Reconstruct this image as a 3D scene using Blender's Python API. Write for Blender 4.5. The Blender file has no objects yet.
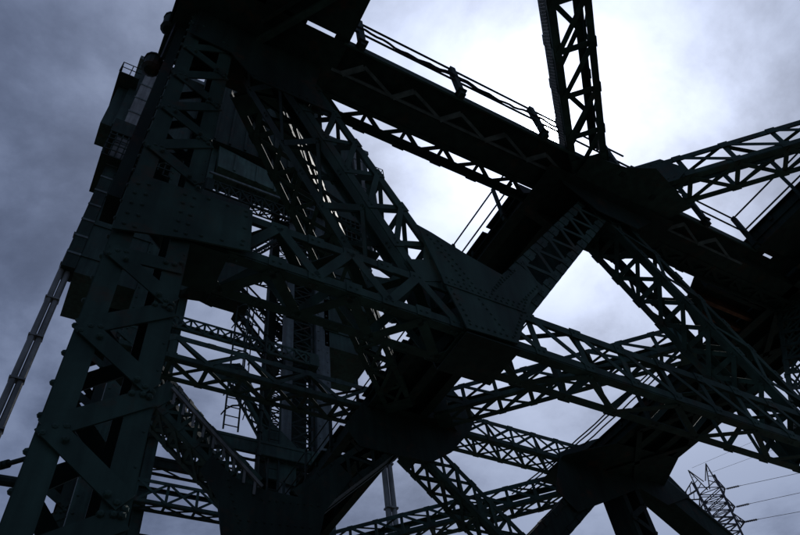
import bpy, math, random
from mathutils import Vector as V, Matrix
random.seed(7)
sc = bpy.context.scene
col = sc.collection

# ------------------------------------------------------------------ camera
F_PX, CX, CY = 667.78, 400.0, 267.5
YAW, PITCH, ROLL = math.radians(-36.179), math.radians(50.166), math.radians(-9.588)
RC = (Matrix.Rotation(YAW, 3, 'Z') @ Matrix.Rotation(math.pi/2 + PITCH, 3, 'X') @ Matrix.Rotation(ROLL, 3, 'Z'))
cd = bpy.data.cameras.new('camera'); cam = bpy.data.objects.new('camera', cd); col.objects.link(cam)
cam.matrix_world = RC.to_4x4()                       # eye at the origin, ground 1.7 m below
cd.sensor_width = 36; cd.lens = F_PX/800*36; cd.clip_start = 0.05; cd.clip_end = 5000
sc.camera = cam

def ray(px, py): return (RC @ V((px-CX, -(py-CY), -F_PX))).normalized()
def onY(px, py, y): r = ray(px, py); return r*(y/r.y)
def onZ(px, py, z): r = ray(px, py); return r*(z/r.z)

# ------------------------------------------------------------------ sky and sun
SUN = ray(546, 131)
elev = math.asin(SUN.z); azim = math.atan2(SUN.x, SUN.y)
w = bpy.data.worlds.new('World'); sc.world = w; w.use_nodes = True
nt = w.node_tree; nt.nodes.clear()
def N(t, **k):
    n = nt.nodes.new(t)
    for a, b in k.items(): setattr(n, a, b)
    return n
def link(a, b): nt.links.new(a, b)
def val(x, node, i):
    if hasattr(x, 'links'): link(x, node.inputs[i])
    else: node.inputs[i].default_value = x
def M(op, a, b=0.0, c=0.0, clamp=False):
    n = N('ShaderNodeMath', operation=op, use_clamp=clamp)
    val(a, n, 0); val(b, n, 1); val(c, n, 2)
    return n.outputs[0]
def VM(op, a, b=None):
    n = N('ShaderNodeVectorMath', operation=op)
    val(a, n, 0)
    if b is not None: val(b, n, 1)
    return n
out = N('ShaderNodeOutputWorld'); bg = N('ShaderNodeBackground'); link(bg.outputs[0], out.inputs[0])
sky = N('ShaderNodeTexSky', sky_type='NISHITA'); sky.sun_disc = False
sky.sun_elevation = elev; sky.sun_rotation = azim; sky.air_density = 1.0; sky.dust_density = 2.0
tc = N('ShaderNodeTexCoord'); D = VM('NORMALIZE', tc.outputs['Generated']).outputs[0]
dot = VM('DOT_PRODUCT', D, tuple(SUN)).outputs['Value']
ang = M('MULTIPLY', M('ARCCOSINE', M('MINIMUM', dot, 0.999999)), 57.2958)     # degrees from the sun
sep = N('ShaderNodeSeparateXYZ'); link(D, sep.inputs[0])
zc = M('ADD', M('MAXIMUM', sep.outputs[2], 0.0), 0.22)
comb = N('ShaderNodeCombineXYZ')
link(M('DIVIDE', sep.outputs[0], zc), comb.inputs[0]); link(M('DIVIDE', sep.outputs[1], zc), comb.inputs[1])
P2 = VM('ADD', comb.outputs[0], (7.1, 22.4, 2.0)).outputs[0]
def noise(scale, detail, rough, dist):
    n = N('ShaderNodeTexNoise'); n.inputs['Scale'].default_value = scale; n.inputs['Detail'].default_value = detail
    n.inputs['Roughness'].default_value = rough; n.inputs['Distortion'].default_value = dist
    link(P2, n.inputs['Vector']); return n.outputs['Fac']
big = noise(1.25, 3, 0.5, 0.3); fine = noise(3.3, 9, 0.60, 0.15)
cl = M('ADD', M('MULTIPLY', big, 0.5), M('MULTIPLY', fine, 0.5))
def ss(x, a, b):
    n = N('ShaderNodeMapRange', interpolation_type='SMOOTHSTEP'); val(x, n, 0)
    n.inputs[1].default_value = a; n.inputs[2].default_value = b; n.inputs[3].default_value = 0; n.inputs[4].default_value = 1
    return n.outputs[0]
thin = ss(cl, 0.40, 0.60)                             # 0 thick cloud .. 1 thin bright cloud
def gauss(s): return M('EXPONENT', M('MULTIPLY', M('POWER', M('DIVIDE', ang, s), 2.0), -1.0))
# light scattered forward by the cloud: bright round the sun, flat away from it
base = M('ADD', 0.085, M('MULTIPLY', thin, 0.14))
wide = M('MULTIPLY', gauss(33.0), M('ADD', 0.12, M('MULTIPLY', thin, 0.20)))
mid = M('MULTIPLY', gauss(19.0), M('ADD', 0.44, M('MULTIPLY', thin, 0.26)))
near = M('MULTIPLY', gauss(7.0), 0.8)
core = M('MULTIPLY', gauss(1.0), 60.0)
glow = M('ADD', M('ADD', wide, mid), M('ADD', near, core))
def mixc(f, a, b):
    n = N('ShaderNodeMix', data_type='RGBA'); val(f, n, 0)
    for i, x in ((6, a), (7, b)):
        if hasattr(x, 'links'): link(x, n.inputs[i])
        else: n.inputs[i].default_value = (*x, 1)
    return n.outputs[2]
tint = mixc(thin, (0.69, 0.93, 1.66), (0.77, 0.97, 1.52))
cb = VM('SCALE', tint); link(M('MULTIPLY', base, 10.0), cb.inputs['Scale'])
cg = VM('SCALE', (0.90, 0.99, 1.20)); link(M('MULTIPLY', glow, 10.0), cg.inputs['Scale'])
cloud = VM('ADD', cb.outputs[0], cg.outputs[0]).outputs[0]
link(mixc(0.93, sky.outputs[0], cloud), bg.inputs[0])  # a little blue sky shines through the cloud deck
bg.inputs[1].default_value = 0.1
sl = bpy.data.lights.new('sun', 'SUN'); sl.energy = 2.2; sl.angle = math.radians(0.9); sl.color = (1, 0.96, 0.9)
so = bpy.data.objects.new('sun', sl); col.objects.link(so)
so.rotation_euler = SUN.to_track_quat('Z', 'Y').to_euler()
vs = sc.view_settings; vs.view_transform = 'Standard'; vs.look = 'None'; vs.exposure = 0; vs.gamma = 1; vs.use_curve_mapping = False

# ------------------------------------------------------------------ materials
def mat(name, c, rough=0.6, var=0.35, scale=3.0, rust=0.0, metal=0.0, bump=0.15, spec=0.2):
    m = bpy.data.materials.new(name); m.use_nodes = True
    t = m.node_tree; b = t.nodes['Principled BSDF']
    b.inputs['Metallic'].default_value = metal; b.inputs['Specular IOR Level'].default_value = spec
    g = t.nodes.new('ShaderNodeNewGeometry')
    n = t.nodes.new('ShaderNodeTexNoise'); n.inputs['Scale'].default_value = scale; n.inputs['Detail'].default_value = 8
    n.inputs['Roughness'].default_value = 0.65
    t.links.new(g.outputs['Position'], n.inputs['Vector'])
    r = t.nodes.new('ShaderNodeValToRGB'); t.links.new(n.outputs['Fac'], r.inputs[0])
    r.color_ramp.elements[0].position = 0.3; r.color_ramp.elements[1].position = 0.72
    r.color_ramp.elements[0].color = (*[x*(1-var) for x in c], 1); r.color_ramp.elements[1].color = (*[x*(1+var) for x in c], 1)
    mp = t.nodes.new('ShaderNodeMapping'); mp.inputs['Scale'].default_value = (6.0, 6.0, 0.55); t.links.new(g.outputs['Position'], mp.inputs[0])
    ns = t.nodes.new('ShaderNodeTexNoise'); ns.inputs['Scale'].default_value = 1.0; ns.inputs['Detail'].default_value = 6; t.links.new(mp.outputs[0], ns.inputs['Vector'])
    nb = t.nodes.new('ShaderNodeTexNoise'); nb.inputs['Scale'].default_value = 0.55; nb.inputs['Detail'].default_value = 3; t.links.new(g.outputs['Position'], nb.inputs['Vector'])
    ml = t.nodes.new('ShaderNodeMath'); ml.operation = 'MULTIPLY'; t.links.new(ns.outputs['Fac'], ml.inputs[0]); t.links.new(nb.outputs['Fac'], ml.inputs[1])
    mg = t.nodes.new('ShaderNodeMapRange'); mg.inputs[1].default_value = 0.12; mg.inputs[2].default_value = 0.40; mg.inputs[3].default_value = 0.55; mg.inputs[4].default_value = 1.5
    t.links.new(ml.outputs[0], mg.inputs[0])                 # rain streaks and faded patches in the paint
    vm = t.nodes.new('ShaderNodeVectorMath'); vm.operation = 'SCALE'; t.links.new(r.outputs[0], vm.inputs[0]); t.links.new(mg.outputs[0], vm.inputs['Scale'])
    last = vm.outputs[0]
    if rust:
        n2 = t.nodes.new('ShaderNodeTexNoise'); n2.inputs['Scale'].default_value = 1.7; n2.inputs['Detail'].default_value = 9
        n2.inputs['Roughness'].default_value = 0.72; t.links.new(g.outputs['Position'], n2.inputs['Vector'])
        mr = t.nodes.new('ShaderNodeMapRange'); mr.inputs[1].default_value = 0.55; mr.inputs[2].default_value = 0.68
        mr.inputs[4].default_value = rust; t.links.new(n2.outputs['Fac'], mr.inputs[0])
        mx = t.nodes.new('ShaderNodeMix'); mx.data_type = 'RGBA'; mx.inputs[7].default_value = (0.075, 0.032, 0.018, 1)
        t.links.new(mr.outputs[0], mx.inputs[0]); t.links.new(last, mx.inputs[6]); last = mx.outputs[2]
    t.links.new(last, b.inputs['Base Color'])
    mr2 = t.nodes.new('ShaderNodeMapRange'); t.links.new(n.outputs['Fac'], mr2.inputs[0])
    mr2.inputs[3].default_value = rough-0.12; mr2.inputs[4].default_value = rough+0.12
    t.links.new(mr2.outputs[0], b.inputs['Roughness'])
    n3 = t.nodes.new('ShaderNodeTexNoise'); n3.inputs['Scale'].default_value = 22; n3.inputs['Detail'].default_value = 4
    t.links.new(g.outputs['Position'], n3.inputs['Vector'])
    bp = t.nodes.new('ShaderNodeBump'); bp.inputs['Strength'].default_value = bump; bp.inputs['Distance'].default_value = 0.01
    t.links.new(n3.outputs['Fac'], bp.inputs['Height']); t.links.new(bp.outputs[0], b.inputs['Normal'])
    return m
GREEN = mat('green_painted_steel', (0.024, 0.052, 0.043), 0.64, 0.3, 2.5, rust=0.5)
DARK = mat('shaded_green_steel', (0.012, 0.026, 0.022), 0.72, 0.3, 2.0, rust=0.6)  # darker copy of the green, with shade of soffits and rear parts painted in
PALE = mat('pale_grey_green_steel', (0.085, 0.11, 0.115), 0.6, 0.25, 3.0, rust=0.3)  # pale grey-green; on the walkway soffit bars it paints light from below
GREYM = mat('galvanised_steel', (0.15, 0.155, 0.15), 0.5, 0.2, 4.0, metal=0.4)
PANEL = mat('green_sheet_panel', (0.020, 0.045, 0.038), 0.6, 0.25, 1.2, rust=0.4)
CASING = mat('light_green_casing', (0.05, 0.095, 0.082), 0.6, 0.25, 1.2, rust=0.4)
RUSTY = mat('rusty_steel', (0.10, 0.045, 0.025), 0.8, 0.4, 3.0)
BLACK = mat('black_rubber_cable', (0.012, 0.012, 0.013), 0.6, 0.2, 5.0)
PYL = mat('pylon_steel', (0.07, 0.075, 0.085), 0.6, 0.15, 1.0)
GROUND = mat('gravel_ground', (0.075, 0.075, 0.07), 0.9, 0.45, 1.6, bump=0.5)

# ------------------------------------------------------------------ mesh helpers
class MB:
    def __init__(s): s.v = []; s.f = []
    def hexa(s, p):
        b = len(s.v); s.v += [tuple(x) for x in p]
        s.f += [tuple(b+i for i in q) for q in ((0,3,2,1),(4,5,6,7),(0,1,5,4),(1,2,6,5),(2,3,7,6),(3,0,4,7))]
    def obox(s, c, ax, ay, az):                       # half vectors
        s.hexa([c-ax-ay-az, c+ax-ay-az, c+ax+ay-az, c-ax+ay-az, c-ax-ay+az, c+ax-ay+az, c+ax+ay+az, c-ax+ay+az])
    def box(s, x0, x1, y0, y1, z0, z1):
        s.obox(V(((x0+x1)/2, (y0+y1)/2, (z0+z1)/2)), V(((x1-x0)/2,0,0)), V((0,(y1-y0)/2,0)), V((0,0,(z1-z0)/2)))
    def bar(s, p, q, wd, th, up=V((0,0,1))):
        a = q-p; l = a.length; a = a/l
        u = V(up)
        if abs(a.dot(u)) > 0.98: u = V((0,1,0)) if abs(a.y) < 0.9 else V((1,0,0))
        sd = a.cross(u).normalized(); v = sd.cross(a)
        s.obox((p+q)/2, a*(l/2), sd*(wd/2), v*(th/2))
    def tube(s, p, q, r, n=8, r2=None):
        r2 = r if r2 is None else r2
        a = (q-p).normalized(); u = V((0,0,1)) if abs(a.z) < 0.9 else V((1,0,0))
        sd = a.cross(u).normalized(); v = sd.cross(a); b = len(s.v)
        for k in range(n):
            t = 2*math.pi*k/n; o = sd*math.cos(t)+v*math.sin(t)
            s.v += [tuple(p+o*r), tuple(q+o*r2)]
        for k in range(n):
            i, j = b+2*k, b+2*((k+1) % n); s.f.append((i, j, j+1, i+1))
        s.f.append(tuple(b+2*k for k in range(n))[::-1]); s.f.append(tuple(b+2*k+1 for k in range(n)))
    def prism(s, pts, d):                             # polygon pts extruded by vector d
        n = len(pts); b = len(s.v)
        s.v += [tuple(p) for p in pts]+[tuple(p+d) for p in pts]
        s.f.append(tuple(range(b, b+n))); s.f.append(tuple(range(b+2*n-1, b+n-1, -1)))
        for k in range(n):
            j = (k+1) % n; s.f.append((b+k, b+n+k, b+n+j, b+j))
    def dome(s, c, nrm, r, h=None):
        h = r*0.75 if h is None else h
        nrm = nrm.normalized(); u = V((0,0,1)) if abs(nrm.z) < 0.9 else V((1,0,0))
        a = nrm.cross(u).normalized(); bb = nrm.cross(a); b = len(s.v)
        for rr, hh in ((1, 0), (0.72, 0.68)):
            for k in range(7):
                t = 2*math.pi*k/7; s.v.append(tuple(c+(a*math.cos(t)+bb*math.sin(t))*r*rr+nrm*h*hh))
        s.v.append(tuple(c+nrm*h))
        for k in range(7):
            j = (k+1) % 7; s.f.append((b+k, b+j, b+7+j, b+7+k)); s.f.append((b+7+k, b+7+j, b+14))
    def build(s, name, m, parent=None):
        me = bpy.data.meshes.new(name); me.from_pydata(s.v, [], s.f); me.update(); me.materials.append(m)
        return put(name, me, parent)
def put(name, me, parent=None, mw=None):
    o = bpy.data.objects.new(name, me); col.objects.link(o)
    if parent is not None:
        o.parent = parent
        if parent.type == 'EMPTY': o.matrix_parent_inverse = Matrix.Translation(-parent.location)
    if mw is not None: o.matrix_basis = mw
    return o
def tag(o, label, cat, group=None, kind=None):
    o['label'] = label; o['category'] = cat
    if group: o['group'] = group
    if kind: o['kind'] = kind
    return o
def thing(name, label, cat, loc, group=None):
    e = bpy.data.objects.new(name, None); col.objects.link(e); e.location = V(loc); e.empty_display_size = 0.3
    return tag(e, label, cat, group)
_bars = {}
def flatbar(name, parent, p, q, nrm, wd, th, m):
    """one flat bar as an object of its own, mesh shared between bars of a size"""
    a = q-p; l = a.length; a = a/l; nrm = (nrm-a*nrm.dot(a)).normalized(); sd = nrm.cross(a)
    key = (round(l, 2), wd, th, m.name)
    if key not in _bars:
        b = MB(); b.box(-key[0]/2, key[0]/2, -wd/2, wd/2, -th/2, th/2)
        me = bpy.data.meshes.new(name); me.from_pydata(b.v, [], b.f); me.materials.append(m); _bars[key] = me
    mw = Matrix(((a.x, sd.x, nrm.x, 0), (a.y, sd.y, nrm.y, 0), (a.z, sd.z, nrm.z, 0), (0, 0, 0, 1)))
    mw = mw @ Matrix.Rotation(random.gauss(0, 0.012), 4, 'Z')
    mw.translation = (p+q)/2 + a*random.gauss(0, 0.004)
    return put(name, _bars[key], parent, mw)

def laced(parent, name, P, Q, up=(0,0,1), w=0.75, h=0.75, panel=0.78, faces=None, fl=0.13, t=0.018, bw=0.085,
          m=None, rivets=True, rr=0.02, bars=True, plates=True):
    """built-up box strut: four corner angles (the part itself), every lacing bar a sub-part"""
    m = m or GREEN
    faces = faces or {'near': 'P', 'far': 'Q', 'bottom': 'X', 'top': 'W'}
    P = V(P); Q = V(Q); a = (Q-P); L = a.length; a = a/L; u = V(up)
    s = a.cross(u).normalized(); v = s.cross(a)
    n = max(2, round(L/panel)); st = L/n
    b = MB()
    for i in (-1, 1):
        for j in (-1, 1):
            c = (P+Q)/2 + s*(i*w/2) + v*(j*h/2)
            b.obox(c - s*(i*fl/2), a*(L/2), s*(fl/2), v*(t/2))
            b.obox(c - v*(j*(fl/2+t/2)), a*(L/2), s*(t/2), v*(fl/2))
            if plates:                                # small splice plates standing proud on the outer edges
                for k in range(1, n):
                    cc = P + a*(k*st) + s*(i*w/2) + v*(j*h/2)
                    b.obox(cc - v*(j*0.075) + s*(i*(t/2+0.007)), a*0.10, s*0.006, v*0.085)
    part = b.build(name, m, parent)
    rv = MB()
    fd = {'near': (s, v, w, h, 1), 'far': (s, v, w, h, -1), 'top': (v, s, h, w, 1), 'bottom': (v, s, h, w, -1)}
    for fc, pat in faces.items():
        nn, tt, dep, wid, sg = fd[fc]
        nn = nn*sg; o = nn*(dep/2+t/2+0.008); o2 = nn*(dep/2-t/2-0.010); e = tt*(wid/2-fl*0.55)
        if pat == 'S':
            pl = MB(); pl.obox((P+Q)/2+o2, a*(L/2), tt*(wid/2-t), nn*0.006); pl.build('web_plate', m, part); continue
        if not bars: continue
        for k in range(n+1):
            c = P + a*(k*st)
            if pat in 'PQX' and (k < n or True):
                flatbar('lacing_bar', part, c-e, c+e, nn, bw*1.15, 0.014, m).location += o2
            if k < n:
                d0, d1 = c, c+a*st
                if pat == 'P' or (pat == 'W' and k % 2 == 0) or pat == 'X':
                    flatbar('lacing_bar', part, d0+e, d1-e, nn, bw, 0.014, m).location += o
                if pat == 'Q' or (pat == 'W' and k % 2 == 1):
                    flatbar('lacing_bar', part, d0-e, d1+e, nn, bw, 0.014, m).location += o
                if pat == 'X':
                    flatbar('lacing_bar', part, d0-e, d1+e, nn, bw, 0.014, m).location += o - nn*0.034
            if rivets and fc in ('near', 'bottom'):
                for sg2 in (-1, 1):
                    for dx in (-0.05, 0.03):
                        rv.dome(c + a*dx + e*sg2 + nn*(dep/2+t/2+0.014), nn, rr)
    for end in (P, Q):                                # batten plates closing the ends
        for fc in ('near', 'bottom'):
            nn, tt, dep, wid, sg = fd[fc]
            bt = MB(); dd = a*0.2*(1 if end is P else -1)
            bt.obox(end+dd+nn*sg*(dep/2+t/2+0.022), a*0.2, tt*(wid/2-0.01), nn*0.006); bt.build('batten_plate', m, part)
    if rivets and rv.v:
        r = rv.build('rivets', m, part); r['kind'] = 'stuff'
    return part

def gusset(parent, pts, d, m=None, rows=(), rr=0.022, pitch=0.085, name='gusset_plate'):
    """plate polygon + rivet rows (pairs of points on its visible side)"""
    m = m or GREEN
    b = MB(); b.prism(pts, d); g = b.build(name, m, parent)
    if rows:
        rv = MB(); nn = -d.normalized()
        for p, q in rows:
            k = max(1, int((q-p).length/pitch))
            for i in range(k+1): rv.dome(p+(q-p)*(i/k)+nn*0.001, nn, rr)
        r = rv.build('rivets', m, g); r['kind'] = 'stuff'
    return g

def railing(parent, pts, posts, up=1.08, mid=0.55, r=0.022, pw=0.07):
    """rails through pts (deck edge points), flat posts at fractions"""
    for hh in (up, mid):
        b = MB()
        for p, q in zip(pts[:-1], pts[1:]): b.tube(p+V((0,0,hh)), q+V((0,0,hh)), r, 6)
        b.build('rail', DARK, parent)
    for p in posts:
        b = MB(); b.box(p.x-pw/2, p.x+pw/2, p.y-pw/2, p.y+pw/2, p.z-0.12, p.z+up+0.03)
        b.box(p.x-pw*0.8, p.x+pw*0.8, p.y-pw*0.8, p.y+pw*0.8, p.z+0.02, p.z+0.06)
        b.build('rail_post', DARK, parent)

ZB = 11.4          # level of the underside of the lateral grid above the eye
YN = 4.3           # face of the near truss
YF = 12.3          # face of the far truss

# ------------------------------------------------------------------ ground
b = MB(); b.v = [(-2500,-2500,-1.7),(2500,-2500,-1.7),(2500,2500,-1.7),(-2500,2500,-1.7)]; b.f = [(0,1,2,3)]
g = b.build('ground', GROUND); g['kind'] = 'structure'

# ------------------------------------------------------------------ near tower leg
def leg(t, x0, x1, y0, y1, z0, z1, levels, m, far=True):
    b = MB(); f = 0.19
    for x, sgn in ((x0, 1), (x1, -1)):
        b.box(x-0.008 if sgn > 0 else x-0.008, x+0.008, y0+0.012, y1-0.012, z0, z1)          # side web
        for y in (y0, y1): b.box(min(x, x+sgn*f), max(x, x+sgn*f), y-0.011, y+0.011, z0, z1) # flange
    p = b.build('leg_box', m, t)
    rv = MB(); nn = V((0,-1,0))
    xl, xr = x0+0.10, x1-0.10
    for zl, zr, zn in levels:
        A, B, C = V((xl, y0-0.022, zl)), V((xr, y0-0.022, zr)), V((xl, y0-0.040, zl-0.05))
        flatbar('lacing_bar', p, A-V((0.07,0,0.02)), B+V((0.07,0,0)), nn, 0.17, 0.02, m)
        flatbar('lacing_bar', p, C+V((-0.06,0,0.06)), V((xr+0.06, y0-0.040, zn+0.03)), nn, 0.17, 0.014, m)
        if far:
            flatbar('lacing_bar', p, A+V((0,y1-y0+0.05,0.1)), B+V((0,y1-y0+0.05,0.1)), nn, 0.16, 0.02, m)
            flatbar('lacing_bar', p, A+V((0,y1-y0+0.07,0)), V((xr, y1+0.05, zn-0.1)), nn, 0.16, 0.02, m)
        for c in (A, A+V((-0.06,0,-0.07)), A+V((0.07,0,0.02)), B, B+V((0.06,0,0.05)), B+V((-0.08,0,-0.01)),
                  C+V((0.09,-0.012,-0.05)), V((xr, y0-0.03, zn+0.02)), V((xr+0.05, y0-0.03, zn-0.06)), V((xr-0.07, y0-0.05, zn+0.06))):
            rv.dome(c+nn*0.011, nn, 0.03, 0.03)
    z = z0+0.1
    while z < z1:                                     # edge rivets
        rv.dome(V((x0-0.008, y0+0.05, z)), V((-1,0,0)), 0.028, 0.03); rv.dome(V((x1-0.03, y0-0.011, z)), nn, 0.012)
        z += 0.30
    r = rv.build('rivets', m, p); r['kind'] = 'stuff'
    return p
T_leg = thing('tower_leg', 'massive riveted green box leg with zigzag lacing, nearest upright at left', 'tower leg', (0.25, 4.7, -1.7))
zz = [(5.03-0.98*i, 5.51-1.0*i, 4.49-0.99*i+0.06) for i in range(-9, 7)]
zz = [z for z in zz if not (4.95 < z[0] < 6.1) and z[0] < 12.2 and z[2] > -1.6] + [(5.03, 5.51-0.42, 4.55)]
LB = leg(T_leg, -0.09, 0.62, YN, 5.15, -1.7, 14.5, zz, GREEN)
b = MB(); b.box(-0.30, 0.5, 4.4, 5.3, -1.7, -1.45); b.build('base_plate', DARK, T_leg)
b = MB(); b.box(-0.27, -0.13, 4.62, 5.0, 6.3, 14.5); b.build('riser_duct', DARK, T_leg)
for zc_, hh in ((9.7, 0.42), (11.35, 0.55)):
    b = MB(); c = V((-0.40, 4.75, zc_))
    for z0_, z1_, r0, r1 in ((0, .05, .08, .13), (.05, .09, .13, .115), (.09, hh-.1, .115, .125), (hh-.1, hh-.06, .14, .14), (hh-.06, hh, .12, .07)):
        b.tube(c+V((0,0,z0_)), c+V((0,0,z1_)), r0, 12, r1)
    b.tube(c+V((0,0,hh/2)), c+V((0.2,0,hh/2)), 0.04, 6); b.build('bell_housing', DARK, T_leg)
b = MB(); b.tube(V((-0.31, 4.6, 9.9)), V((-0.31, 4.6, 12.5)), 0.025, 6); b.build('conduit', BLACK, T_leg)

# ------------------------------------------------------------------ near truss
T_near = thing('steel_truss', 'green riveted truss nearest the viewer, crossing from left leg past big gusset', 'truss', (8.5, 4.6, -1.7))
laced(T_near, 'laced_strut', (0.63, YN+0.31, 5.985), (4.3, YN+0.31, 5.985), w=0.60, h=0.77, panel=0.46,
      faces={'near': 'W', 'far': 'W', 'bottom': 'W', 'top': 'W'}, fl=0.12, bw=0.12)
laced(T_near, 'laced_strut', (4.31, YN+0.31, 5.985), (21.5, YN+0.31, 5.985), w=0.60, h=0.77, panel=0.8,
      faces={'near': 'P', 'far': 'Q', 'bottom': 'W', 'top': 'W'}, fl=0.12)
def inplane(x, z, y): return V((x, y, z))
def diag(par, x0, z0, x1, z1, ynear, w=0.75, h=0.72, **k):
    return laced(par, 'laced_diagonal', (x0, ynear+w/2, z0), (x1, ynear+w/2, z1), w=w, h=h, **k)
# each runs left to right so that the 'near' side faces the viewer
diag(T_near, 1.15, 11.9, 3.75, 6.4, YN+0.03, panel=0.72, faces={'near': 'P', 'far': 'Q', 'bottom': 'W', 'top': 'X'})
diag(T_near, 4.75, 6.35, 8.55, 11.2, YN+0.03, panel=0.36, faces={'near': 'W', 'far': 'S', 'bottom': 'S', 'top': 'W'}, h=0.66, rr=0.013)
diag(T_near, 8.70, 11.0, 11.35, 6.0, YN+0.03, panel=0.62, faces={'near': 'W', 'far': 'W', 'bottom': 'X', 'top': 'W'})
diag(T_near, 12.0, 6.2, 15.6, 11.2, YN+0.03, panel=0.7, faces={'near': 'W', 'far': 'Q', 'bottom': 'W', 'top': 'X'})
# plates of the near truss (drawn on the face plane)
def P4(*xz): return [V((x, YN-0.02, z)) for x, z in xz]
def rowsN(y, *segs): return [(V((a, y, b_)), V((c, y, d))) for a, b_, c, d in segs]
gy = YN-0.075
gusset(T_near, [V((x, gy, z)) for x, z in ((-0.10,6.28),(1.20,6.36),(1.22,5.62),(0.62,5.50),(-0.10,5.28))], V((0,0.02,0)), GREEN,
       rowsN(gy, (-0.02,6.1,-0.02,5.4),(0.08,6.15,0.08,5.4),(0.45,6.2,0.45,5.55),(0.55,6.2,0.55,5.55),(0.7,6.27,1.12,6.29),(0.7,5.60,1.12,5.68),(1.13,6.2,1.13,5.75)), rr=0.024, pitch=0.16)
g1 = [(3.72,6.40),(3.50,7.42),(3.72,7.36),(4.32,7.12),(4.88,6.95),(5.25,7.42),(5.58,7.06),(5.22,6.62),(4.68,5.58),(3.92,5.55)]
gusset(T_near, [V((x, gy, z)) for x, z in g1], V((0,0.02,0)), GREEN,
       rowsN(gy, (3.98,5.64,4.62,5.66),(3.64,7.26,4.5,5.75),(3.80,7.20,4.2,6.5),(3.80,6.3,3.98,5.7),(5.1,7.2,4.5,6.45),(5.44,7.0,4.95,6.42),(4.8,6.9,4.5,6.45),(5.12,6.58,4.66,5.70)), rr=0.021)
gusset(T_near, [V((x, gy-0.012, z)) for x, z in ((3.72,6.26),(5.02,6.26),(5.12,6.45),(3.70,6.45))], V((0,0.0115,0)), GREEN, rowsN(gy-0.012, (3.80,6.32,4.98,6.32),(3.78,6.40,5.02,6.40)), rr=0.019, name='cover_plate')
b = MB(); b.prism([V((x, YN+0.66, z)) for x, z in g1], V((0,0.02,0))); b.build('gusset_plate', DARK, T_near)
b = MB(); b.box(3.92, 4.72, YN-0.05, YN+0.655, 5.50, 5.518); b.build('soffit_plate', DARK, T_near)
g0 = [(-0.05,10.35),(0.6,10.3),(1.0,9.75),(2.28,9.75),(2.0,10.4),(2.3,12.6),(-0.05,12.6)]
gusset(T_near, [V((x, gy, z)) for x, z in g0], V((0,0.02,0)), DARK, rowsN(gy, (0.0,10.5,0.0,12),(0.5,10.5,0.5,12),(1.0,9.85,2.1,9.85)), rr=0.022, pitch=0.12)
# top chord: box girder with soffit plate and a laced strip on its far side
b = MB(); b.box(-0.4, 21.5, 4.22, 4.62, ZB, ZB+0.018); b.box(-0.4, 21.5, 4.22, 4.24, ZB+0.02, ZB+0.80); b.box(-0.4, 21.5, 4.60, 4.62, ZB+0.02, ZB+0.80)
b.box(-0.4, 21.5, 4.20, 4.66, ZB+0.802, ZB+0.82)
top = b.build('top_chord', DARK, T_near)
b = MB(); b.box(9.9, 21.4, 4.63, 5.03, ZB+0.03, ZB+0.045); b.build('soffit_plate', DARK, top)
b = MB(); b.box(2.3, 21.5, 4.86, 5.0, ZB, ZB+0.02); b.box(2.3, 21.5, 4.98, 5.0, ZB-0.13, ZB-0.002); b.box(2.3,21.5,4.61,4.70,ZB-0.022,ZB-0.003); b.build('edge_angle', DARK, top)
n = 30; x = 2.4
while x < 21:
    for a_, b_ in (((x, 4.66), (x+0.42, 4.92)), ((x+0.42, 4.92), (x+0.84, 4.66))):
        flatbar('lacing_bar', top, V((*a_, ZB-0.012)), V((*b_, ZB-0.012)), V((0,0,-1)), 0.085, 0.014, DARK)
    flatbar('lacing_bar', top, V((x, 4.64, ZB-0.026)), V((x, 4.94, ZB-0.026)), V((0,0,-1)), 0.07, 0.012, DARK)
    b = MB(); b.box(x-0.12, x+0.12, 4.995, 5.018, ZB-0.14, ZB-0.01); b.build('splice_plate', DARK, top)
    x += 0.84
# node over the middle: soffit plates
def soffit(par, pts, z, m, rows=()):
    return gusset(par, [V((x, y, z)) for x, y in pts], V((0,0,0.02)), m, rows, name='node_plate')
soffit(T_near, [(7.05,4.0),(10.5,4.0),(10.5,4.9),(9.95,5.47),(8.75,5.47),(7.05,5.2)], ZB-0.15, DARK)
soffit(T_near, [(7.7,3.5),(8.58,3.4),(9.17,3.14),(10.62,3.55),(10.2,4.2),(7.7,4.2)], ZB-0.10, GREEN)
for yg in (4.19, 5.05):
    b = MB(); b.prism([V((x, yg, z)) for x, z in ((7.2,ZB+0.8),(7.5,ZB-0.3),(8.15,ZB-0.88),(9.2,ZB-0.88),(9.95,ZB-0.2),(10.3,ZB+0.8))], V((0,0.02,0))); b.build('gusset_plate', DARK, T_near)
T_leg2 = thing('tower_leg', 'laced green leg at the extreme right edge, under the end of the near truss', 'tower leg', (16.9, 4.7, -1.7))
leg(T_leg2, 16.5, 17.2, YN+0.05, 5.1, -1.7, 11.35, [(z, z+0.5, z-0.5) for z in (1,2,3,4,7,8,9,10)], GREEN)

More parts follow.
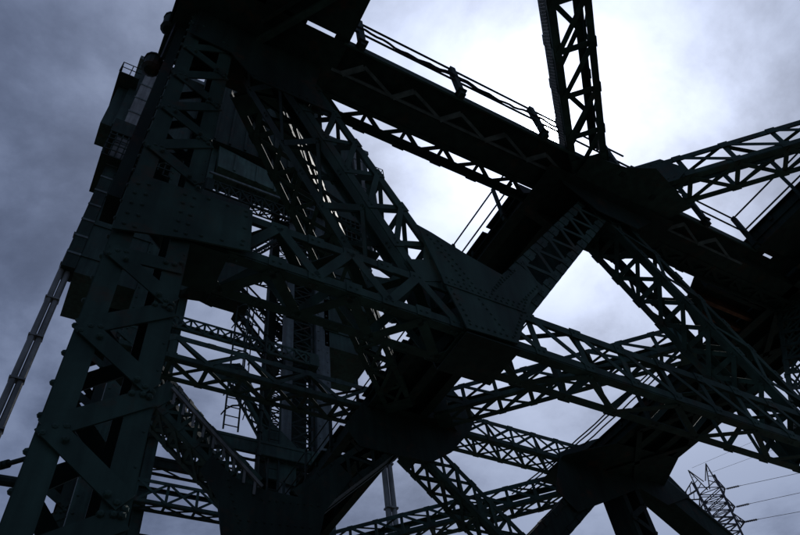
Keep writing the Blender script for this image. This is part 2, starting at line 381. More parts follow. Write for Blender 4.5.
# ------------------------------------------------------------------ walkway bracketed off the near truss
def walkway_x(t, x0, x1, ye, yi, rail_y, postx):
    b = MB(); b.box(x0, x1, ye, ye+0.035, ZB-0.06, ZB+0.14); edge = b.build('edge_beam', PALE if 0 else GREEN, t)
    b = MB(); b.box(x0, x1, yi-0.05, yi, ZB-0.03, ZB+0.02); b.build('stringer', PALE, t)
    x = x0
    i = 0
    while x < x1-0.05:                                # deck plates
        b = MB(); b.box(x, min(x+1.199, x1), ye+0.04, yi+0.06, ZB+0.10, ZB+0.13); b.build('deck_plate', DARK, t); x += 1.2
    x = x0+0.2
    while x < x1-1.0:                                 # zigzag soffit bracing and brackets
        flatbar('soffit_bar', t, V((x, yi-0.03, ZB-0.060)), V((x+0.30, yi-0.31, ZB-0.060)), V((0,0,-1)), 0.11, 0.014, PALE)  # paler than the green steel: light on the soffit put into the colour
        flatbar('soffit_bar', t, V((x+0.30, yi-0.31, ZB-0.045)), V((x+1.04, yi-0.03, ZB-0.045)), V((0,0,-1)), 0.055, 0.014, PALE)
        x += 1.02
    pts = [V((x0, rail_y, ZB)), V((x1, rail_y, ZB))]
    railing(t, pts, [V((px, rail_y, ZB)) for px in postx], pw=0.11)
T_walk = thing('walkway', 'narrow steel walkway with railing along the near girder, left of the sun', 'walkway', (5, 3.9, ZB))
walkway_x(T_walk, 2.30, 9.2, 3.64, 4.20, 3.56, (2.6, 4.65, 6.6, 8.6))
pts = []
for i in range(41):
    f = i/40; xx = 2.3+f*4.9
    pts.append(V((xx, 3.50+0.012*math.sin(i*1.7), ZB+0.64-0.15*math.sin((xx-2.6)/2.0*math.pi)**2-0.012*math.sin(i*0.9))))
b = MB()
for p, q in zip(pts[:-1], pts[1:]): b.tube(p, q, 0.022, 6)
for p, q in zip(pts[8:27], pts[9:28]): b.tube(p+V((0,0.02,-0.03)), q+V((0,0.02,-0.03)), 0.02, 6)
b.build('slack_cable', BLACK, T_walk)
T_walk2 = thing('walkway', 'narrow steel walkway with railing along the near girder, right of the central node', 'walkway', (11.5, 4.0, ZB))
walkway_x(T_walk2, 9.3, 13.06, 3.80, 4.28, 3.72, (9.6, 11.3, 13.0))

# ------------------------------------------------------------------ cross girders along Y with deck panels
def cross_girder(t, x0, x1, y0, y1, webs, step=1.25, gap=0.05, z=ZB, rail=None, posts=(), skip=(), depth=0.55):
    for xw in webs:
        b = MB(); b.box(xw-0.012, xw+0.012, y0, y1, z+0.02, z+depth); b.box(xw-0.13, xw+0.13, y0, y1, z, z+0.018)
        gd = b.build('girder', DARK, t)
        y = y0+0.4
        while y < y1:
            b = MB(); b.box(xw+0.013, xw+0.11, y, y+0.014, z+0.02, z+depth-0.02); b.build('stiffener', DARK, gd); y += 0.9
    y = y0; i = 0
    while y < y1-0.1:
        b = MB(); b.box(x0, x1, y+gap/2, min(y+step, y1)-gap/2, z+depth+0.003, z+depth+0.03); b.build('deck_panel', DARK, t)
        b = MB(); b.box(x0+0.05, x1-0.05, y+step*0.5-0.04, y+step*0.5+0.04, z+depth-0.14, z+depth); b.build('joist', DARK, t)
        y += step; i += 1
    if rail is not None:
        railing(t, [V((rail, y0, z+0.1)), V((rail, y1, z+0.1))], [V((rail, yy, z+0.1)) for yy in posts])
T_c0 = thing('cross_girder', 'dark decked cross girder overhead at top left, beside the near leg', 'girder', (1, 1, ZB))
cross_girder(T_c0, -0.38, 2.38, -5.0, 3.72, (-0.3, 1.0, 2.25))
cross_girder(T_c0, -0.38, 2.38, 3.90, 5.3, (-0.3, 1.0, 2.25), step=1.4, gap=0.0)
for xa, xb in ((-0.38, 1.68), (2.24, 2.38)):
    b = MB(); b.box(xa, xb, 3.6, 4.0, ZB+0.6, ZB+0.62); b.build('cover_strip', DARK, T_c0)
b = MB(); b.box(-0.38, 2.38, -5.0, 3.59, ZB-0.02, ZB-0.004); b.build('soffit_panel', DARK, T_c0)
b = MB(); b.box(-0.38, 2.38, 3.66, 5.3, ZB-0.02, ZB-0.004); b.build('soffit_panel', DARK, T_c0)
b = MB(); p, q = onZ(248, 47, ZB-0.12), onZ(332, -2, ZB-0.12)
b.bar(p-(q-p)*0.1, q+(q-p)*1.2, 0.10, 0.16); b.build('rib', GREEN, T_c0)
b = MB(); p, q = onZ(262, 22, ZB-0.08), onZ(300, -2, ZB-0.08); b.bar(p, q+(q-p)*1.5, 0.05, 0.10); b.build('rib', DARK, T_c0)
T_c1 = thing('cross_girder', 'dark decked cross girder with railing, running back beneath the central node', 'girder', (8, 11, ZB))
cross_girder(T_c1, 7.12, 8.86, 5.05, 21.0, (7.25, 8.05, 8.75), gap=0.13, rail=7.05, posts=[5.6+1.75*i for i in range(9)])
b = MB(); b.box(7.13, 8.85, 5.05, 13.4, ZB+0.30, ZB+0.31); b.build('soffit_panel', DARK, T_c1)
# laced face of the girder seen from below beyond the far truss
for i in range(16):
    y = 13.2+i*0.46
    flatbar('lacing_bar', T_c1, V((7.32 if i % 2 else 8.0, y, ZB-0.02)), V((8.0 if i % 2 else 7.32, y+0.46, ZB-0.02)), V((0,0,-1)), 0.08, 0.014, DARK)
T_c2 = thing('cross_girder', 'broad dark decked cross girder with railing at right, over the far node', 'girder', (15.5, 8, ZB))
cross_girder(T_c2, 13.1, 17.4, -5.0, 3.76, (13.2, 14.6, 16, 17.3), rail=13.06, posts=(3.72, 2.3, 0.8, -0.7), gap=0.0)
cross_girder(T_c2, 14.95, 17.4, 3.78, 13.2, (15.05, 15.8, 16.6, 17.3), gap=0.0)
b = MB(); b.prism([V((x, y, ZB+0.42)) for x, y in ((12.6,5.02),(15.0,5.02),(15.0,6.9),(14.2,6.6),(13.2,6.1))], V((0,0,0.02))); b.build('landing_plate', DARK, T_c2)
for xa, xb, yy, mm in ((12.9, 15.0, 5.15, DARK), (13.0, 15.0, 5.55, RUSTY), (13.4, 15.0, 5.95, RUSTY), (14.2, 15.0, 6.4, DARK)):
    b = MB(); b.box(xa, xb, yy, yy+0.1, ZB+0.1, ZB+0.41); b.build('landing_beam', mm, T_c2)
b = MB(); b.box(14.16, 14.96, 3.78, 5.0, ZB+0.42, ZB+0.44); b.build('corner_plate', DARK, T_c2)
for xa, xb, ya, yb in ((13.06, 13.85, 3.78, 4.22), (13.86, 14.15, 3.78, 3.93), (13.86, 14.15, 4.0, 4.22)):
    b = MB(); b.box(xa, xb, ya, yb, ZB+0.42, ZB+0.44); b.build('corner_plate', DARK, T_c2)
b = MB(); b.box(14.96, 17.38, 3.78, 13.2, ZB+0.28, ZB+0.29); b.build('soffit_panel', DARK, T_c2)
b = MB(); b.box(13.15, 17.38, -5, 3.74, ZB+0.28, ZB+0.29); b.build('soffit_panel', DARK, T_c2)
for i, (y0_, y1_) in enumerate(((4.9, 7.6), (7.6, 10.2), (10.2, 12.8))):
    for xa, xb in ((15.1, 17.2), (17.2, 15.1)):
        b = MB(); b.bar(V((xa, y0_, ZB-0.05-0.04*(xa > 15))), V((xb, y1_, ZB-0.05-0.04*(xa > 15))), 0.16, 0.02); b.build('soffit_brace', DARK, T_c2)

# ------------------------------------------------------------------ far truss
T_far = thing('steel_truss', 'second parallel green truss further back, with two dark nodes low in view', 'truss', (8.6, 12.7, -1.7))
laced(T_far, 'laced_strut', (0.2, YF+0.4, ZB+0.37), (8.1, YF+0.4, ZB+0.37), w=0.8, h=0.74, panel=0.88, faces={'near': 'W', 'far': 'W', 'bottom': 'X', 'top': 'W'}, bw=0.10, rivets=False)
laced(T_far, 'laced_strut', (9.4, YF+0.4, ZB+0.37), (15.6, YF+0.4, ZB+0.37), w=0.8, h=0.74, panel=0.95, faces={'near': 'X', 'far': 'P', 'bottom': 'X', 'top': 'W'}, bw=0.08, rivets=False)
def pd(par, p0, p1, y, ext0=0.0, ext1=0.0, w=0.75, h=0.72, **k):
    a, c = onY(*p0, y), onY(*p1, y); d = c-a; a = a-d*ext0; c = c+d*ext1
    a.y = c.y = y+w/2
    return laced(par, 'laced_diagonal', a, c, w=w, h=h, rivets=False, **k)
pd(T_far, (168, 400), (240, 476), YF, 0.15, 0.15, panel=0.55, faces={'near': 'X', 'far': 'X', 'bottom': 'X', 'top': 'W'})
# pale angle with cleats on the upper edge of that diagonal
pz = MB(); p, q = onY(172, 388, YF-0.1), onY(262, 487, YF-0.1)
pz.bar(p, q, 0.07, 0.07); pa = pz.build('pale_edge_angle', GREYM, T_far)
d_ = q-p
for i in range(9):
    c = p+d_*(i/9+0.04)
    flatbar('cleat', pa, c, c+d_*0.05+V((-0.12, 0.0, -0.26)), V((0,-1,0)), 0.06, 0.014, GREYM)
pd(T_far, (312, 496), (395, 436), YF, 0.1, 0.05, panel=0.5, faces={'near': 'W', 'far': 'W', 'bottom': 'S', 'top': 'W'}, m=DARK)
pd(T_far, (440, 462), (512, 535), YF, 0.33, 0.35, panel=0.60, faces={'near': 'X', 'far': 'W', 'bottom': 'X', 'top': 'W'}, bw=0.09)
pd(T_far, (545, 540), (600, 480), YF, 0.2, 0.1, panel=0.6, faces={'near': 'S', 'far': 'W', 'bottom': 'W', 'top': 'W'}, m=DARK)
b = MB(); p, q = onY(655, 478, YF), onY(735, 545, YF); d_ = (q-p)
b.bar(p-d_*0.1+V((0,0.4,0)), q+d_*0.5+V((0,0.4,0)), 0.8, 0.85); dg = b.build('plate_diagonal', DARK, T_far)
b = MB(); o = V((0,-0.02,0.42)); b.bar(p-d_*0.1+o, q+d_*0.5+o, 0.08, 0.04); b.build('edge_angle', PALE, dg)
def pg(par, y, pix, m=DARK, rows=()):
    return gusset(par, [onY(px, py, y) for px, py in pix], V((0,0.025,0)), m, [(onY(*a, y), onY(*c, y)) for a, c in rows], rr=0.03, pitch=0.16)
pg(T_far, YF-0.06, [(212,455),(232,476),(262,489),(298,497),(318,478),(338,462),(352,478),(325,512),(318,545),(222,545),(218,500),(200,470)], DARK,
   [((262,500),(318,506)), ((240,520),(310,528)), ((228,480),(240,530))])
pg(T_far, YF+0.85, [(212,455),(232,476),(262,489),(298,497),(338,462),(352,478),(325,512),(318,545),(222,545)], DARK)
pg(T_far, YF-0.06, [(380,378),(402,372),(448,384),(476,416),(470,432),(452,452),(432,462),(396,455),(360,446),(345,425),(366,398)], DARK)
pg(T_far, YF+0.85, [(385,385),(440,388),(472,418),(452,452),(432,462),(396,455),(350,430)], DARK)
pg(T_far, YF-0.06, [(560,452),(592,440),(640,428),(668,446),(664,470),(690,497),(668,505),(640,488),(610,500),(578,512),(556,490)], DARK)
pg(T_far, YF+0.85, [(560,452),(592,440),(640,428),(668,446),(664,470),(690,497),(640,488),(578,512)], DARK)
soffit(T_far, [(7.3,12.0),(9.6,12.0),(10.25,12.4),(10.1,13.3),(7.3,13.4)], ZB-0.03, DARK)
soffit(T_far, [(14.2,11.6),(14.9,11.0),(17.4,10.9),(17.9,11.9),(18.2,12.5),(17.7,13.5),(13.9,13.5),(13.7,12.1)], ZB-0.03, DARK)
T_leg3 = thing('tower_leg', 'dark laced leg below the far node at lower right, cut by the bottom edge', 'tower leg', (16.3, 12.7, -1.7))
leg(T_leg3, 15.9, 16.75, YF, 13.1, -1.7, 11.3, [(z*1.1, z*1.1+0.5, z*1.1-0.5) for z in range(0, 10)], DARK)
T_leg4 = thing('tower_leg', 'dark laced leg of the far truss, glimpsed through the lacing of the nearest leg', 'tower leg', (0.3, 12.7, -1.7))
leg(T_leg4, -0.1, 0.7, YF, 13.1, -1.7, 12.3, [(z*1.1, z*1.1+0.5, z*1.1-0.5) for z in range(0, 11)], DARK)

# ------------------------------------------------------------------ lateral struts of the horizontal grid (45 degrees)
def lateral(label, p, q, faces=None, panel=1.05, bw=0.09, m=None, w=0.75):
    t = thing('lateral_strut', label, 'strut', (*(((V(p)+V(q))/2)[:]), ZB), 'diagonal struts of the overhead grid')
    laced(t, 'laced_strut', (*p, ZB+0.37), (*q, ZB+0.37), w=w, h=0.74, panel=panel, faces=faces or {'near': 'P', 'far': 'Q', 'bottom': 'X', 'top': 'W'}, bw=bw, m=m, rivets=False)
    return t
t = lateral('dark lattice strut rising to the top edge beside the sun', (0.9, -3.26), (8.0, 3.84), {'near': 'W', 'far': 'P', 'bottom': 'P', 'top': 'W'}, panel=0.95, bw=0.10)
# wire mesh screen on its left side
ms = MB(); a_ = V((1,1,0)).normalized(); sd = V((-1,1,0)).normalized()
p0 = V((0.9,-3.26,0)) + sd*0.40
for i in range(150):
    c = p0+a_*(i*0.065); c.z = ZB+0.10; ms.bar(c, c+V((0,0,0.52))+a_*0.2, 0.008, 0.008); ms.bar(c+a_*0.2, c+V((0,0,0.52)), 0.008, 0.008)
mo = ms.build('wire_mesh', GREYM, t); mo['kind'] = 'stuff'
t = lateral('dark lattice strut from the central node out to the right edge', (9.6, 3.95), (16.8, -3.25))
a_ = V((1,-1,0)).normalized(); s_ = V((-1,-1,0)).normalized(); c_ = V((9.6,3.95,0))+s_*0.405
gusset(t, [c_+a_*u+V((0,0,ZB+z)) for u, z in ((-0.9,-0.06),(0.75,-0.06),(1.05,0.2),(0.7,0.8),(-0.6,0.8))], -s_*0.012, GREEN, [(c_+a_*-0.7+V((0,0,ZB+z)), c_+a_*0.7+V((0,0,ZB+z))) for z in (0.05, 0.68)], rr=0.02, pitch=0.12)
lateral('lattice strut from central far node rising right behind the near truss', (9.25, 12.1), (14.3, 7.05), panel=0.95)
lateral('lattice strut low in view, running left down from the right far node', (16.0, 13.4), (8.9, 20.5), panel=0.95)
lateral('lattice strut behind the near truss, from left leg to central far node', (1.2, 5.2), (8.0, 12.0), panel=0.85)
lateral('dark lattice strut at lower left, behind the pale edged diagonal', (1.1, 13.15), (8.2, 20.25), panel=0.6, m=DARK)

# ------------------------------------------------------------------ lift tower behind
YT = 20.0
T_tow = thing('lift_tower', 'tall latticed lift tower with paired columns standing behind the trusses', 'tower', (5.6, 21.5, -1.7))
def tcol(x0, x1, y0, y1, z0, z1, m, name='column', bolts=False):
    b = MB(); b.box(x0, x1, y0, y0+0.02, z0, z1); b.box(x0, x1, y1-0.02, y1, z0, z1)
    xm = (x0+x1)/2; b.box(xm-0.02, xm+0.02, y0+0.022, y1-0.022, z0, z1); b.box(x0, x0+0.03, y0+0.021, y1-0.021, z0, z1); b.box(x1-0.03, x1, y0+0.021, y1-0.021, z0, z1)
    c = b.build(name, m, T_tow)
    if bolts:
        rv = MB(); z = 8
        while z < z1:
            for xx in (x0+0.12, x1-0.12): rv.dome(V((xx, y0, z)), V((0,-1,0)), 0.05)
            z += 0.6
        r = rv.build('rivets', m, c); r['kind'] = 'stuff'
    return c
def tbeam(x0, x1, z0, z1, y, panel, faces=None, m=GREEN, bw=0.08, name='laced_beam', depth=0.5, fl=0.10):
    return laced(T_tow, name, (x0, y+depth/2, (z0+z1)/2), (x1, y+depth/2, (z0+z1)/2), w=depth, h=z1-z0, panel=panel, fl=fl, t=0.02,
                 faces=faces or {'near': 'X', 'bottom': 'W'}, bw=bw, m=m, rivets=False, plates=False)
for mir in (0, 1):
    X = (lambda x: x) if mir == 0 else (lambda x: 11.1-x)
    def xs(a_, c): return tuple(sorted((X(a_), X(c))))
    tcol(*xs(9.25, 9.92), YT, YT+0.7, -1.7, 40, GREEN if mir else PALE, bolts=True)
    tcol(*xs(7.80, 8.14), YT, YT+0.5, -1.7, 40, GREEN if mir else PALE)
    for yy in (YT+0.2, YT+2.6):
        xa, xb = xs(8.14, 9.25)
        laced(T_tow, 'lattice_column', ((xa+xb)/2, yy+0.25, -1.7), ((xa+xb)/2, yy+0.25, 34), up=(0,1,0), w=xb-xa, h=0.5, panel=0.75,
              faces={'bottom': 'X', 'top': 'X'}, bw=0.07, fl=0.09, m=DARK, rivets=False, plates=False)
    tcol(*xs(9.25, 9.92), YT+2.6, YT+3.3, -1.7, 40, DARK)
    tcol(*xs(7.80, 8.14), YT+2.6, YT+3.1, -1.7, 40, DARK)
tbeam(1.9, 9.2, 19.85, 20.55, YT-0.3, 0.55, {'near': 'X'})
tbeam(1.9, 9.2, 14.75, 15.35, YT-0.4, 0.9, {'near': 'S', 'bottom': 'W'})
tbeam(1.9, 9.2, 14.1, 14.5, YT+0.6, 0.9, {'near': 'S', 'bottom': 'W'}, DARK)
tbeam(1.9, 8.6, 12.05, 12.85, YT-0.5, 0.9, {'near': 'X', 'bottom': 'X'})
tbeam(1.9, 9.2, 11.2, 11.7, YT+0.7, 0.9, {'near': 'S', 'bottom': 'W'}, DARK)
tbeam(1.9, 9.2, 25.8, 26.7, YT+0.2, 0.9, {'near': 'X', 'bottom': 'X'}, DARK)
tbeam(3.0, 9.2, 30.2, 31.3, YT-0.2, 0.6, {'near': 'X', 'far': 'W', 'bottom': 'X'}, DARK)
tbeam(1.9, 9.2, 36, 37.2, YT+0.2, 1.0, {'near': 'X', 'bottom': 'X'}, DARK)
tbeam(1.9, 9.2, 28, 29, YT+2.6, 0.9, {'near': 'X', 'bottom': 'X'}, DARK)
b = MB(); b.box(1.6, 9.5, YT-0.5, YT+2.5, 34.8, 44); hd = b.build('head_house', DARK, T_tow)
for i in range(9):
    b = MB(); b.box(1.9+i*0.9, 2.05+i*0.9, YT-0.58, YT-0.502, 34.9, 43.9); b.build('wall_rib', DARK, hd)
b = MB(); b.box(3.0, 9.2, YT-0.5, YT-0.42, 31.4, 31.55); b.build('ledge', PALE, T_tow)
for xa, za, xb, zb, yy in ((5.55, 18.9, 7.9, 15.0, YT-0.1), 
                           (2.1, 24.6, 5.5, 28, YT+2.7), (9.0, 24.6, 5.5, 28, YT+2.7), (5.6, 26.8, 8.0, 30.3, YT+0.3), (5.6, 26.8, 3.2, 30.3, YT+0.3),
                           (5.7, 22.6, 7.9, 19.9, YT+0.3), (7.9, 36, 5.6, 31.5, YT+0.3), (3.2, 36, 5.6, 31.5, YT+0.3)):
    if xa > xb: xa, za, xb, zb = xb, zb, xa, za
    laced(T_tow, 'brace', (xa, yy+0.25, za), (xb, yy+0.25, zb), w=0.5, h=0.6, panel=0.6, faces={'near': 'W', 'bottom': 'X'}, bw=0.07, fl=0.12, m=DARK if yy > YT else GREEN, rivets=False, plates=False)
b = MB(); b.prism([V((x, YT-0.16, z)) for x, z in ((6.9,15.9),(7.4,16.4),(8.3,15.6),(8.3,13.9),(7.2,14.0))], V((0,0.03,0))); b.build('gusset_plate', GREEN, T_tow)
b = MB(); b.prism([V((x, YT-0.16, z)) for x, z in ((4.3,18.5),(5.0,17.9),(6.2,17.9),(6.5,18.4),(5.8,19.0))], V((0,0.03,0))); b.build('gusset_plate', GREEN, T_tow)
b = MB(); b.prism([V((x, YT-0.3, z)) for x, z in ((3.28,34.75),(7.4,33.8),(7.3,32.9),(6.84,32.35),(3.4,32.6))], V((0,1.2,0))); b.build('machinery_casing', CASING, T_tow)
for x, z in ((4.3, 33.5), (5.6, 33.2), (6.7, 32.9)):
    b = MB(); b.box(x-0.06, x+0.06, YT-0.36, YT-0.302, z-0.8, z+0.9); b.build('casing_rib', CASING, T_tow)
def ladder(x, z0, z1, y, label, w=0.5, cage=False):
    t = thing('ladder', label, 'ladder', (x, y, z0))
    for s_ in (-1, 1):
        b = MB(); b.box(x+s_*w/2-0.03, x+s_*w/2+0.03, y-0.02, y+0.02, z0, z1); b.build('stile', DARK, t)
    z = z0+0.2
    while z < z1:
        b = MB(); b.tube(V((x-w/2, y, z)), V((x+w/2, y, z)), 0.022, 5); b.build('rung', DARK, t); z += 0.42
    if cage:
        z = z0+0.6
        while z < z1:
            b = MB(); pr = None
            for k in range(7):
                an = math.pi*k/6; c = V((x+math.cos(an)*w*0.75, y-math.sin(an)*0.7, z))
                if pr is not None: b.bar(pr, c, 0.03, 0.06)
                pr = c
            b.build('cage_hoop', DARK, t); z += 0.9
        for k in (1, 3, 5):
            an = math.pi*k/6; b = MB(); b.box(x+math.cos(an)*w*0.75-0.02, x+math.cos(an)*w*0.75+0.02, y-math.sin(an)*0.7-0.02, y-math.sin(an)*0.7+0.02, z0+0.6, z1-0.3); b.build('cage_strap', DARK, t)
ladder(5.6, 15.4, 22.0, YT-0.5, 'caged ladder hanging below the hopper, mid left', 0.55, True)
ladder(7.35, 9.5, 18.5, YT-0.3, 'plain ladder beside the lattice column, lower centre', 0.4)
t = thing('guide_rod', 'thin dark jointed rod hanging between the far beams', 'rod', (6.65, YT-0.6, 9))
b = MB(); b.tube(V((6.65, YT-0.6, 9)), V((6.68, YT-0.6, 22)), 0.06, 8)
for i in range(12): b.tube(V((6.66, YT-0.6, 9.5+i)), V((6.66, YT-0.6, 9.75+i)), 0.10, 8)
b.build('rod', DARK, t)

# counterweights, cages and machine houses on both sides of the tower
def side(mir, lab):
    X = (lambda x: x) if not mir else (lambda x: 10.9-x)
    def bx(mb, xa, xb, *r): mb.box(min(X(xa), X(xb)), max(X(xa), X(xb)), *r)
    t = thing('guide_pole', 'slender ringed steel pole standing below the %s counterweight' % lab, 'pole', (X(-1.55), YT+0.2, -1.7), 'poles under the counterweights')
    b = MB(); b.tube(V((X(-1.66), YT+0.2, -1.7)), V((X(-1.66), YT+0.2, 23)), 0.11, 10); b.tube(V((X(-1.42), YT+0.25, -1.7)), V((X(-1.42), YT+0.25, 23)), 0.12, 10)
    po = b.build('twin_tube', GREYM, t)
    for i in range(12):
        b = MB(); bx(b, -1.79, -1.29, YT+0.07, YT+0.38, 2+i*2.0, 2.07+i*2.0); b.build('ring', GREYM, po)
    t = thing('counterweight', 'big panelled counterweight box on the %s side of the tower' % lab, 'counterweight', (X(-0.3), YT+1, 21.6), 'counterweights')
    b = MB(); bx(b, -1.2, 1.2, YT, YT+2.6, 21.6, 29.4); cwm = b.build('casing', PANEL, t)
    for z in (22.6, 24.8, 27.0, 28.9):
        b = MB(); bx(b, -1.24, 1.24, YT-0.05, YT-0.002, z, z+0.14); b.build('panel_seam', PANEL, cwm)
    b = MB(); bx(b, -1.72, -1.21, YT-0.1, YT+0.7, 21.7, 36.5); b.build('guide_channel', DARK, t)
    for i in range(12):
        b = MB(); bx(b, -1.74, -1.2, YT-0.13, YT-0.102, 22.5+i*1.15, 22.62+i*1.15); b.build('guide_strap', PALE, t)
    t = thing('caged_platform', 'open caged platform between %s counterweight and machine house' % lab, 'platform', (X(-1), YT+0.5, 29.5), 'caged platforms')
    b = MB(); bx(b, -2.1, 1.2, YT-0.6, YT+1.8, 29.42, 29.5); b.build('floor', DARK, t)
    for i in range(12):
        b = MB(); xx = -2.08+i*0.29; bx(b, xx-0.03, xx+0.03, YT-0.62, YT-0.56, 29.5, 31.6); b.build('cage_bar', DARK, t)
    for i in range(6):
        b = MB(); yy = YT-0.5+i*0.45; bx(b, -2.1, -2.04, yy-0.03, yy+0.03, 29.5, 31.6); b.build('cage_bar', DARK, t)
    for z in (29.9, 30.4, 30.9, 31.3):
        b = MB(); bx(b, -2.12, 1.2, YT-0.65, YT-0.625, z, z+0.07); bx(b, -2.13, -2.105, YT-0.6, YT+1.8, z, z+0.07); b.build('cage_rail', DARK, t)
    t = thing('machine_house', 'boxy green machine house crowning the %s side of the lift tower' % lab, 'machine house', (X(-0.5), YT+1, 31.6), 'machine houses')
    b = MB(); bx(b, -2.15, 1.6, YT-0.6, YT+2.2, 31.7, 33.0); b.build('floor_box', DARK, t)
    b = MB(); bx(b, -2.25, 1.6, YT-0.2, YT+2.2, 33.0, 41.2); h_ = b.build('wall', PANEL, t)
    b = MB(); bx(b, -2.8, -2.26, YT, YT+1.4, 33.0, 37.4); b.build('side_bay', PANEL, t)
    b = MB(); bx(b, -2.42, 1.9, YT-0.35, YT+2.5, 41.2, 41.6); b.build('roof', PALE, t)
    b = MB(); bx(b, -1.75, -1.1, YT-0.45, YT-0.22, 29.5, 41.0); b.build('duct', GREYM, t)
    for i in range(6):
        b = MB(); bx(b, -1.8, -1.05, YT-0.48, YT-0.455, 31+i*1.7, 31.12+i*1.7); b.build('duct_band', PALE, t)
    b = MB(); bx(b, -3.0, -1.9, YT-0.9, YT+1.4, 37.42, 37.5); b.build('balcony', DARK, t)
    for z in (38.1, 38.7):
        b = MB(); b.tube(V((X(-3.0), YT-0.9, z)), V((X(-1.9), YT-0.9, z)), 0.03, 6); b.tube(V((X(-3.0), YT-0.9, z)), V((X(-3.0), YT+1.4, z)), 0.03, 6); b.build('rail', DARK, t)
    for xx in (-3.0, -2.45, -1.9):
        b = MB(); b.tube(V((X(xx), YT-0.9, 37.5)), V((X(xx), YT-0.9, 38.7)), 0.03, 6); b.build('rail_post', DARK, t)
side(False, 'left'); side(True, 'right')
t = thing('hopper', 'dark hopper with slanted bottom beside the nearest leg, below the near truss', 'hopper', (4, YT+0.5, 21.6))
b = MB(); b.prism([V((x, YT-0.6, z)) for x, z in ((2.3,21.7),(2.9,21.75),(3.1,22.0),(3.8,22.15),(4.35,22.0),(4.7,22.4),(5.45,23.2),(5.65,25.2),(5.3,29.5),(2.3,29.5))], V((0,0.7,0))); b.build('body', DARK, t)
b = MB(); b.box(4.0, 5.7, YT-1.0, YT-0.3, 21.62, 21.7); b.build('platform', DARK, t)
b = MB(); b.box(4.3, 5.4, YT-0.9, YT-0.7, 21.72, 22.2); b.build('guard_panel', GREYM, t)

# ------------------------------------------------------------------ electricity pylon far behind
T_py = thing('electricity_pylon', 'distant lattice electricity pylon with cross arms at lower right', 'pylon', (60.1, 36.1, -1.7))
pc = V((60.1, 36.1, 0)); ex = V((0.52, -0.854, 0)); ey = V((0.854, 0.52, 0))
def pp(u, v_, z): return pc+ex*u+ey*v_+V((0,0,z))
def half(z): return 0.72+max(0, z-27)*0.05 if z > 27 else 0.72+(27-z)*0.085
b = MB()
for su in (-1, 1):
    for sv in (-1, 1):
        for za, zb in ((-1.7, 27), (27, 35.2)): b.bar(pp(su*half(za), sv*half(za), za), pp(su*half(zb), sv*half(zb), zb), 0.15, 0.15)
b.build('corner_legs', PYL, T_py)
b = MB(); z = 0.0
while z < 34.5:
    dz = 0.62+0.6*(half(z)-0.72); z2 = min(z+dz, 35); h0, h1 = half(z), half(z2)
    for k in range(4):
        c0 = ((-1,-1),(1,-1),(1,1),(-1,1)); a_, c_ = c0[k], c0[(k+1) % 4]
        b.bar(pp(a_[0]*h0, a_[1]*h0, z), pp(c_[0]*h1, c_[1]*h1, z2), 0.07, 0.07)
        b.bar(pp(c_[0]*h0, c_[1]*h0, z), pp(a_[0]*h1, a_[1]*h1, z2), 0.07, 0.07)
        b.bar(pp(a_[0]*h0, a_[1]*h0, z), pp(c_[0]*h0, c_[1]*h0, z), 0.06, 0.06)
    z = z2
lt = b.build('lattice', PYL, T_py); lt['kind'] = 'stuff'
for su in (-1, 1):
    b = MB()
    for sv in (-1, 1):
        b.bar(pp(su*1.0, sv*1.0, 35), pp(su*0.95, 0, 37.2), 0.09, 0.09); b.bar(pp(su*0.1, sv*1.0, 35), pp(su*0.95, 0, 37.2), 0.08, 0.08)
    for i in range(3): b.bar(pp(su*(0.4+i*0.2), -0.8+i*0.3, 35+i*0.6), pp(su*1.0, 0.8-i*0.3, 35.3+i*0.6), 0.06, 0.06)
    b.build('earth_wire_peak', PYL, T_py)
for z, ln, su in ((34.4, 1.9, -1), (32.9, 0.6, -1), (31.6, 1.0, -1), (34.0, 0.35, 1), (32.0, 0.35, 1), (30.3, 0.5, 1)):
    if su:
        b = MB(); tip = pp(su*(1.1+ln), 0, z+0.1); hh = half(z)
        for sv in (-1, 1):
            b.bar(pp(su*hh, sv*hh, z), tip, 0.10, 0.10); b.bar(pp(su*hh, sv*hh, z+1.0), tip, 0.08, 0.08)
            for f in (0.35, 0.65): b.bar(pp(su*hh, sv*hh, z).lerp(tip, f), pp(su*hh, sv*hh, z+1.0).lerp(tip, f-0.15), 0.06, 0.06)
        b.build('cross_arm', PYL, T_py)
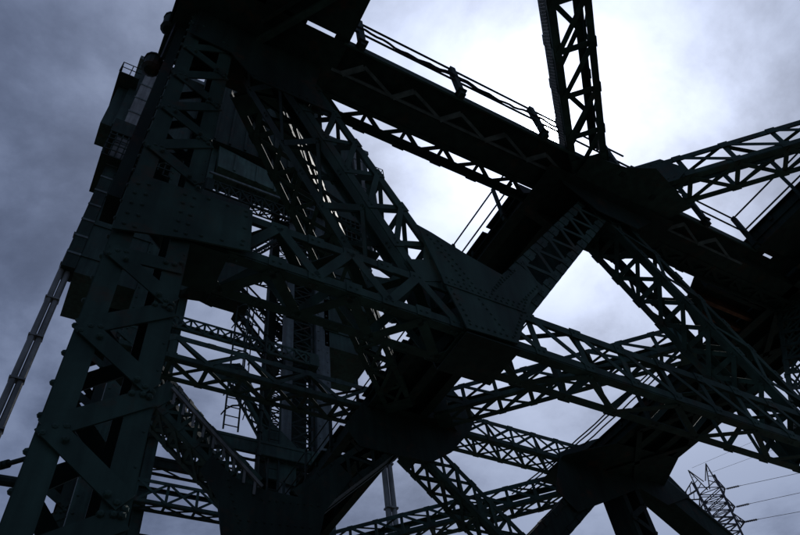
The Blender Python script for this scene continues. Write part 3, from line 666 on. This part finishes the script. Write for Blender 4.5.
for z, px, py in ((34.0, 800, 472), (32.0, 800, 492), (30.4, 800, 511)):
    tip = pp(1.35, 0, z); r_ = ray(px, py); far_ = r_*(68/math.hypot(r_.x, r_.y)); dd = (far_-tip).normalized()
    b = MB(); b.tube(tip, tip+dd*1.7, 0.035, 8)
    for i in range(10): b.tube(tip+dd*(0.3+i*0.13), tip+dd*(0.35+i*0.13), 0.11, 8, 0.06)
    b.build('insulator', BLACK, T_py)
    b = MB(); prev = tip+dd*1.7
    for i in range(1, 13):
        c = tip+dd*(1.7+i*2.0)+V((0,0,-0.25*math.sin(math.pi*i/12*0.5))); b.tube(prev, c, 0.022, 5); prev = c
    b.tube(tip, tip+dd*0.4, 0.03, 5); b.build('conductor', PYL, T_py)
for px0, py0, px1, py1 in ((692, 468, 780, 430), (710, 473, 800, 440)):
    a_, c_ = ray(px0, py0), ray(px1, py1)
    a_ = a_*(70/math.hypot(a_.x, a_.y)); c_ = c_*(76/math.hypot(c_.x, c_.y)); b = MB(); b.tube(a_, c_+(c_-a_)*1.0, 0.014, 5); b.build('earth_wire', PYL, T_py)

# ------------------------------------------------------------------ pipes running off to the left of the leg
for label, p0, p1, r_ in (('thin dark pipe leaving the nearest leg at the lower left edge', (32, 457), (0, 466), 0.05),
                          ('thicker dark pipe just below the thin pipe at the lower left edge', (26, 484), (0, 480), 0.10)):
    a_ = onY(*p0, 12.6); c_ = onZ(*p1, a_.z); d_ = (c_-a_); L_ = d_.length; d_.normalize()
    t = thing('pipe', label, 'pipe', a_)
    b = MB(); b.tube(a_-d_*0.6, a_+d_*(L_+3), r_, 10); b.build('tube', DARK, t)
    b = MB(); b.tube(a_+d_*0.5, a_+d_*0.58, r_*1.7, 10); b.tube(a_+d_*0.6, a_+d_*0.68, r_*1.7, 10); b.build('flange', DARK, t)

t = thing('cable_bundle', 'three thin slack cables crossing the sky gap towards the right far node', 'cables', onZ(590, 422, ZB+0.9))
for k, off in enumerate((0, 3.2, 8.5)):
    a_, c_ = onZ(512+off*0.8, 494+off*0.5, ZB+0.9), onZ(652+off, 370+off*0.4, ZB+0.9); b = MB(); pv = a_
    for i in range(1, 17):
        f = i/16; q = a_.lerp(c_, f)-V((0,0,0.10*math.sin(math.pi*f)+0.01*math.sin(i*2.1+k))); b.tube(pv, q, 0.022, 6); pv = q
    b.build('cable', BLACK, t)
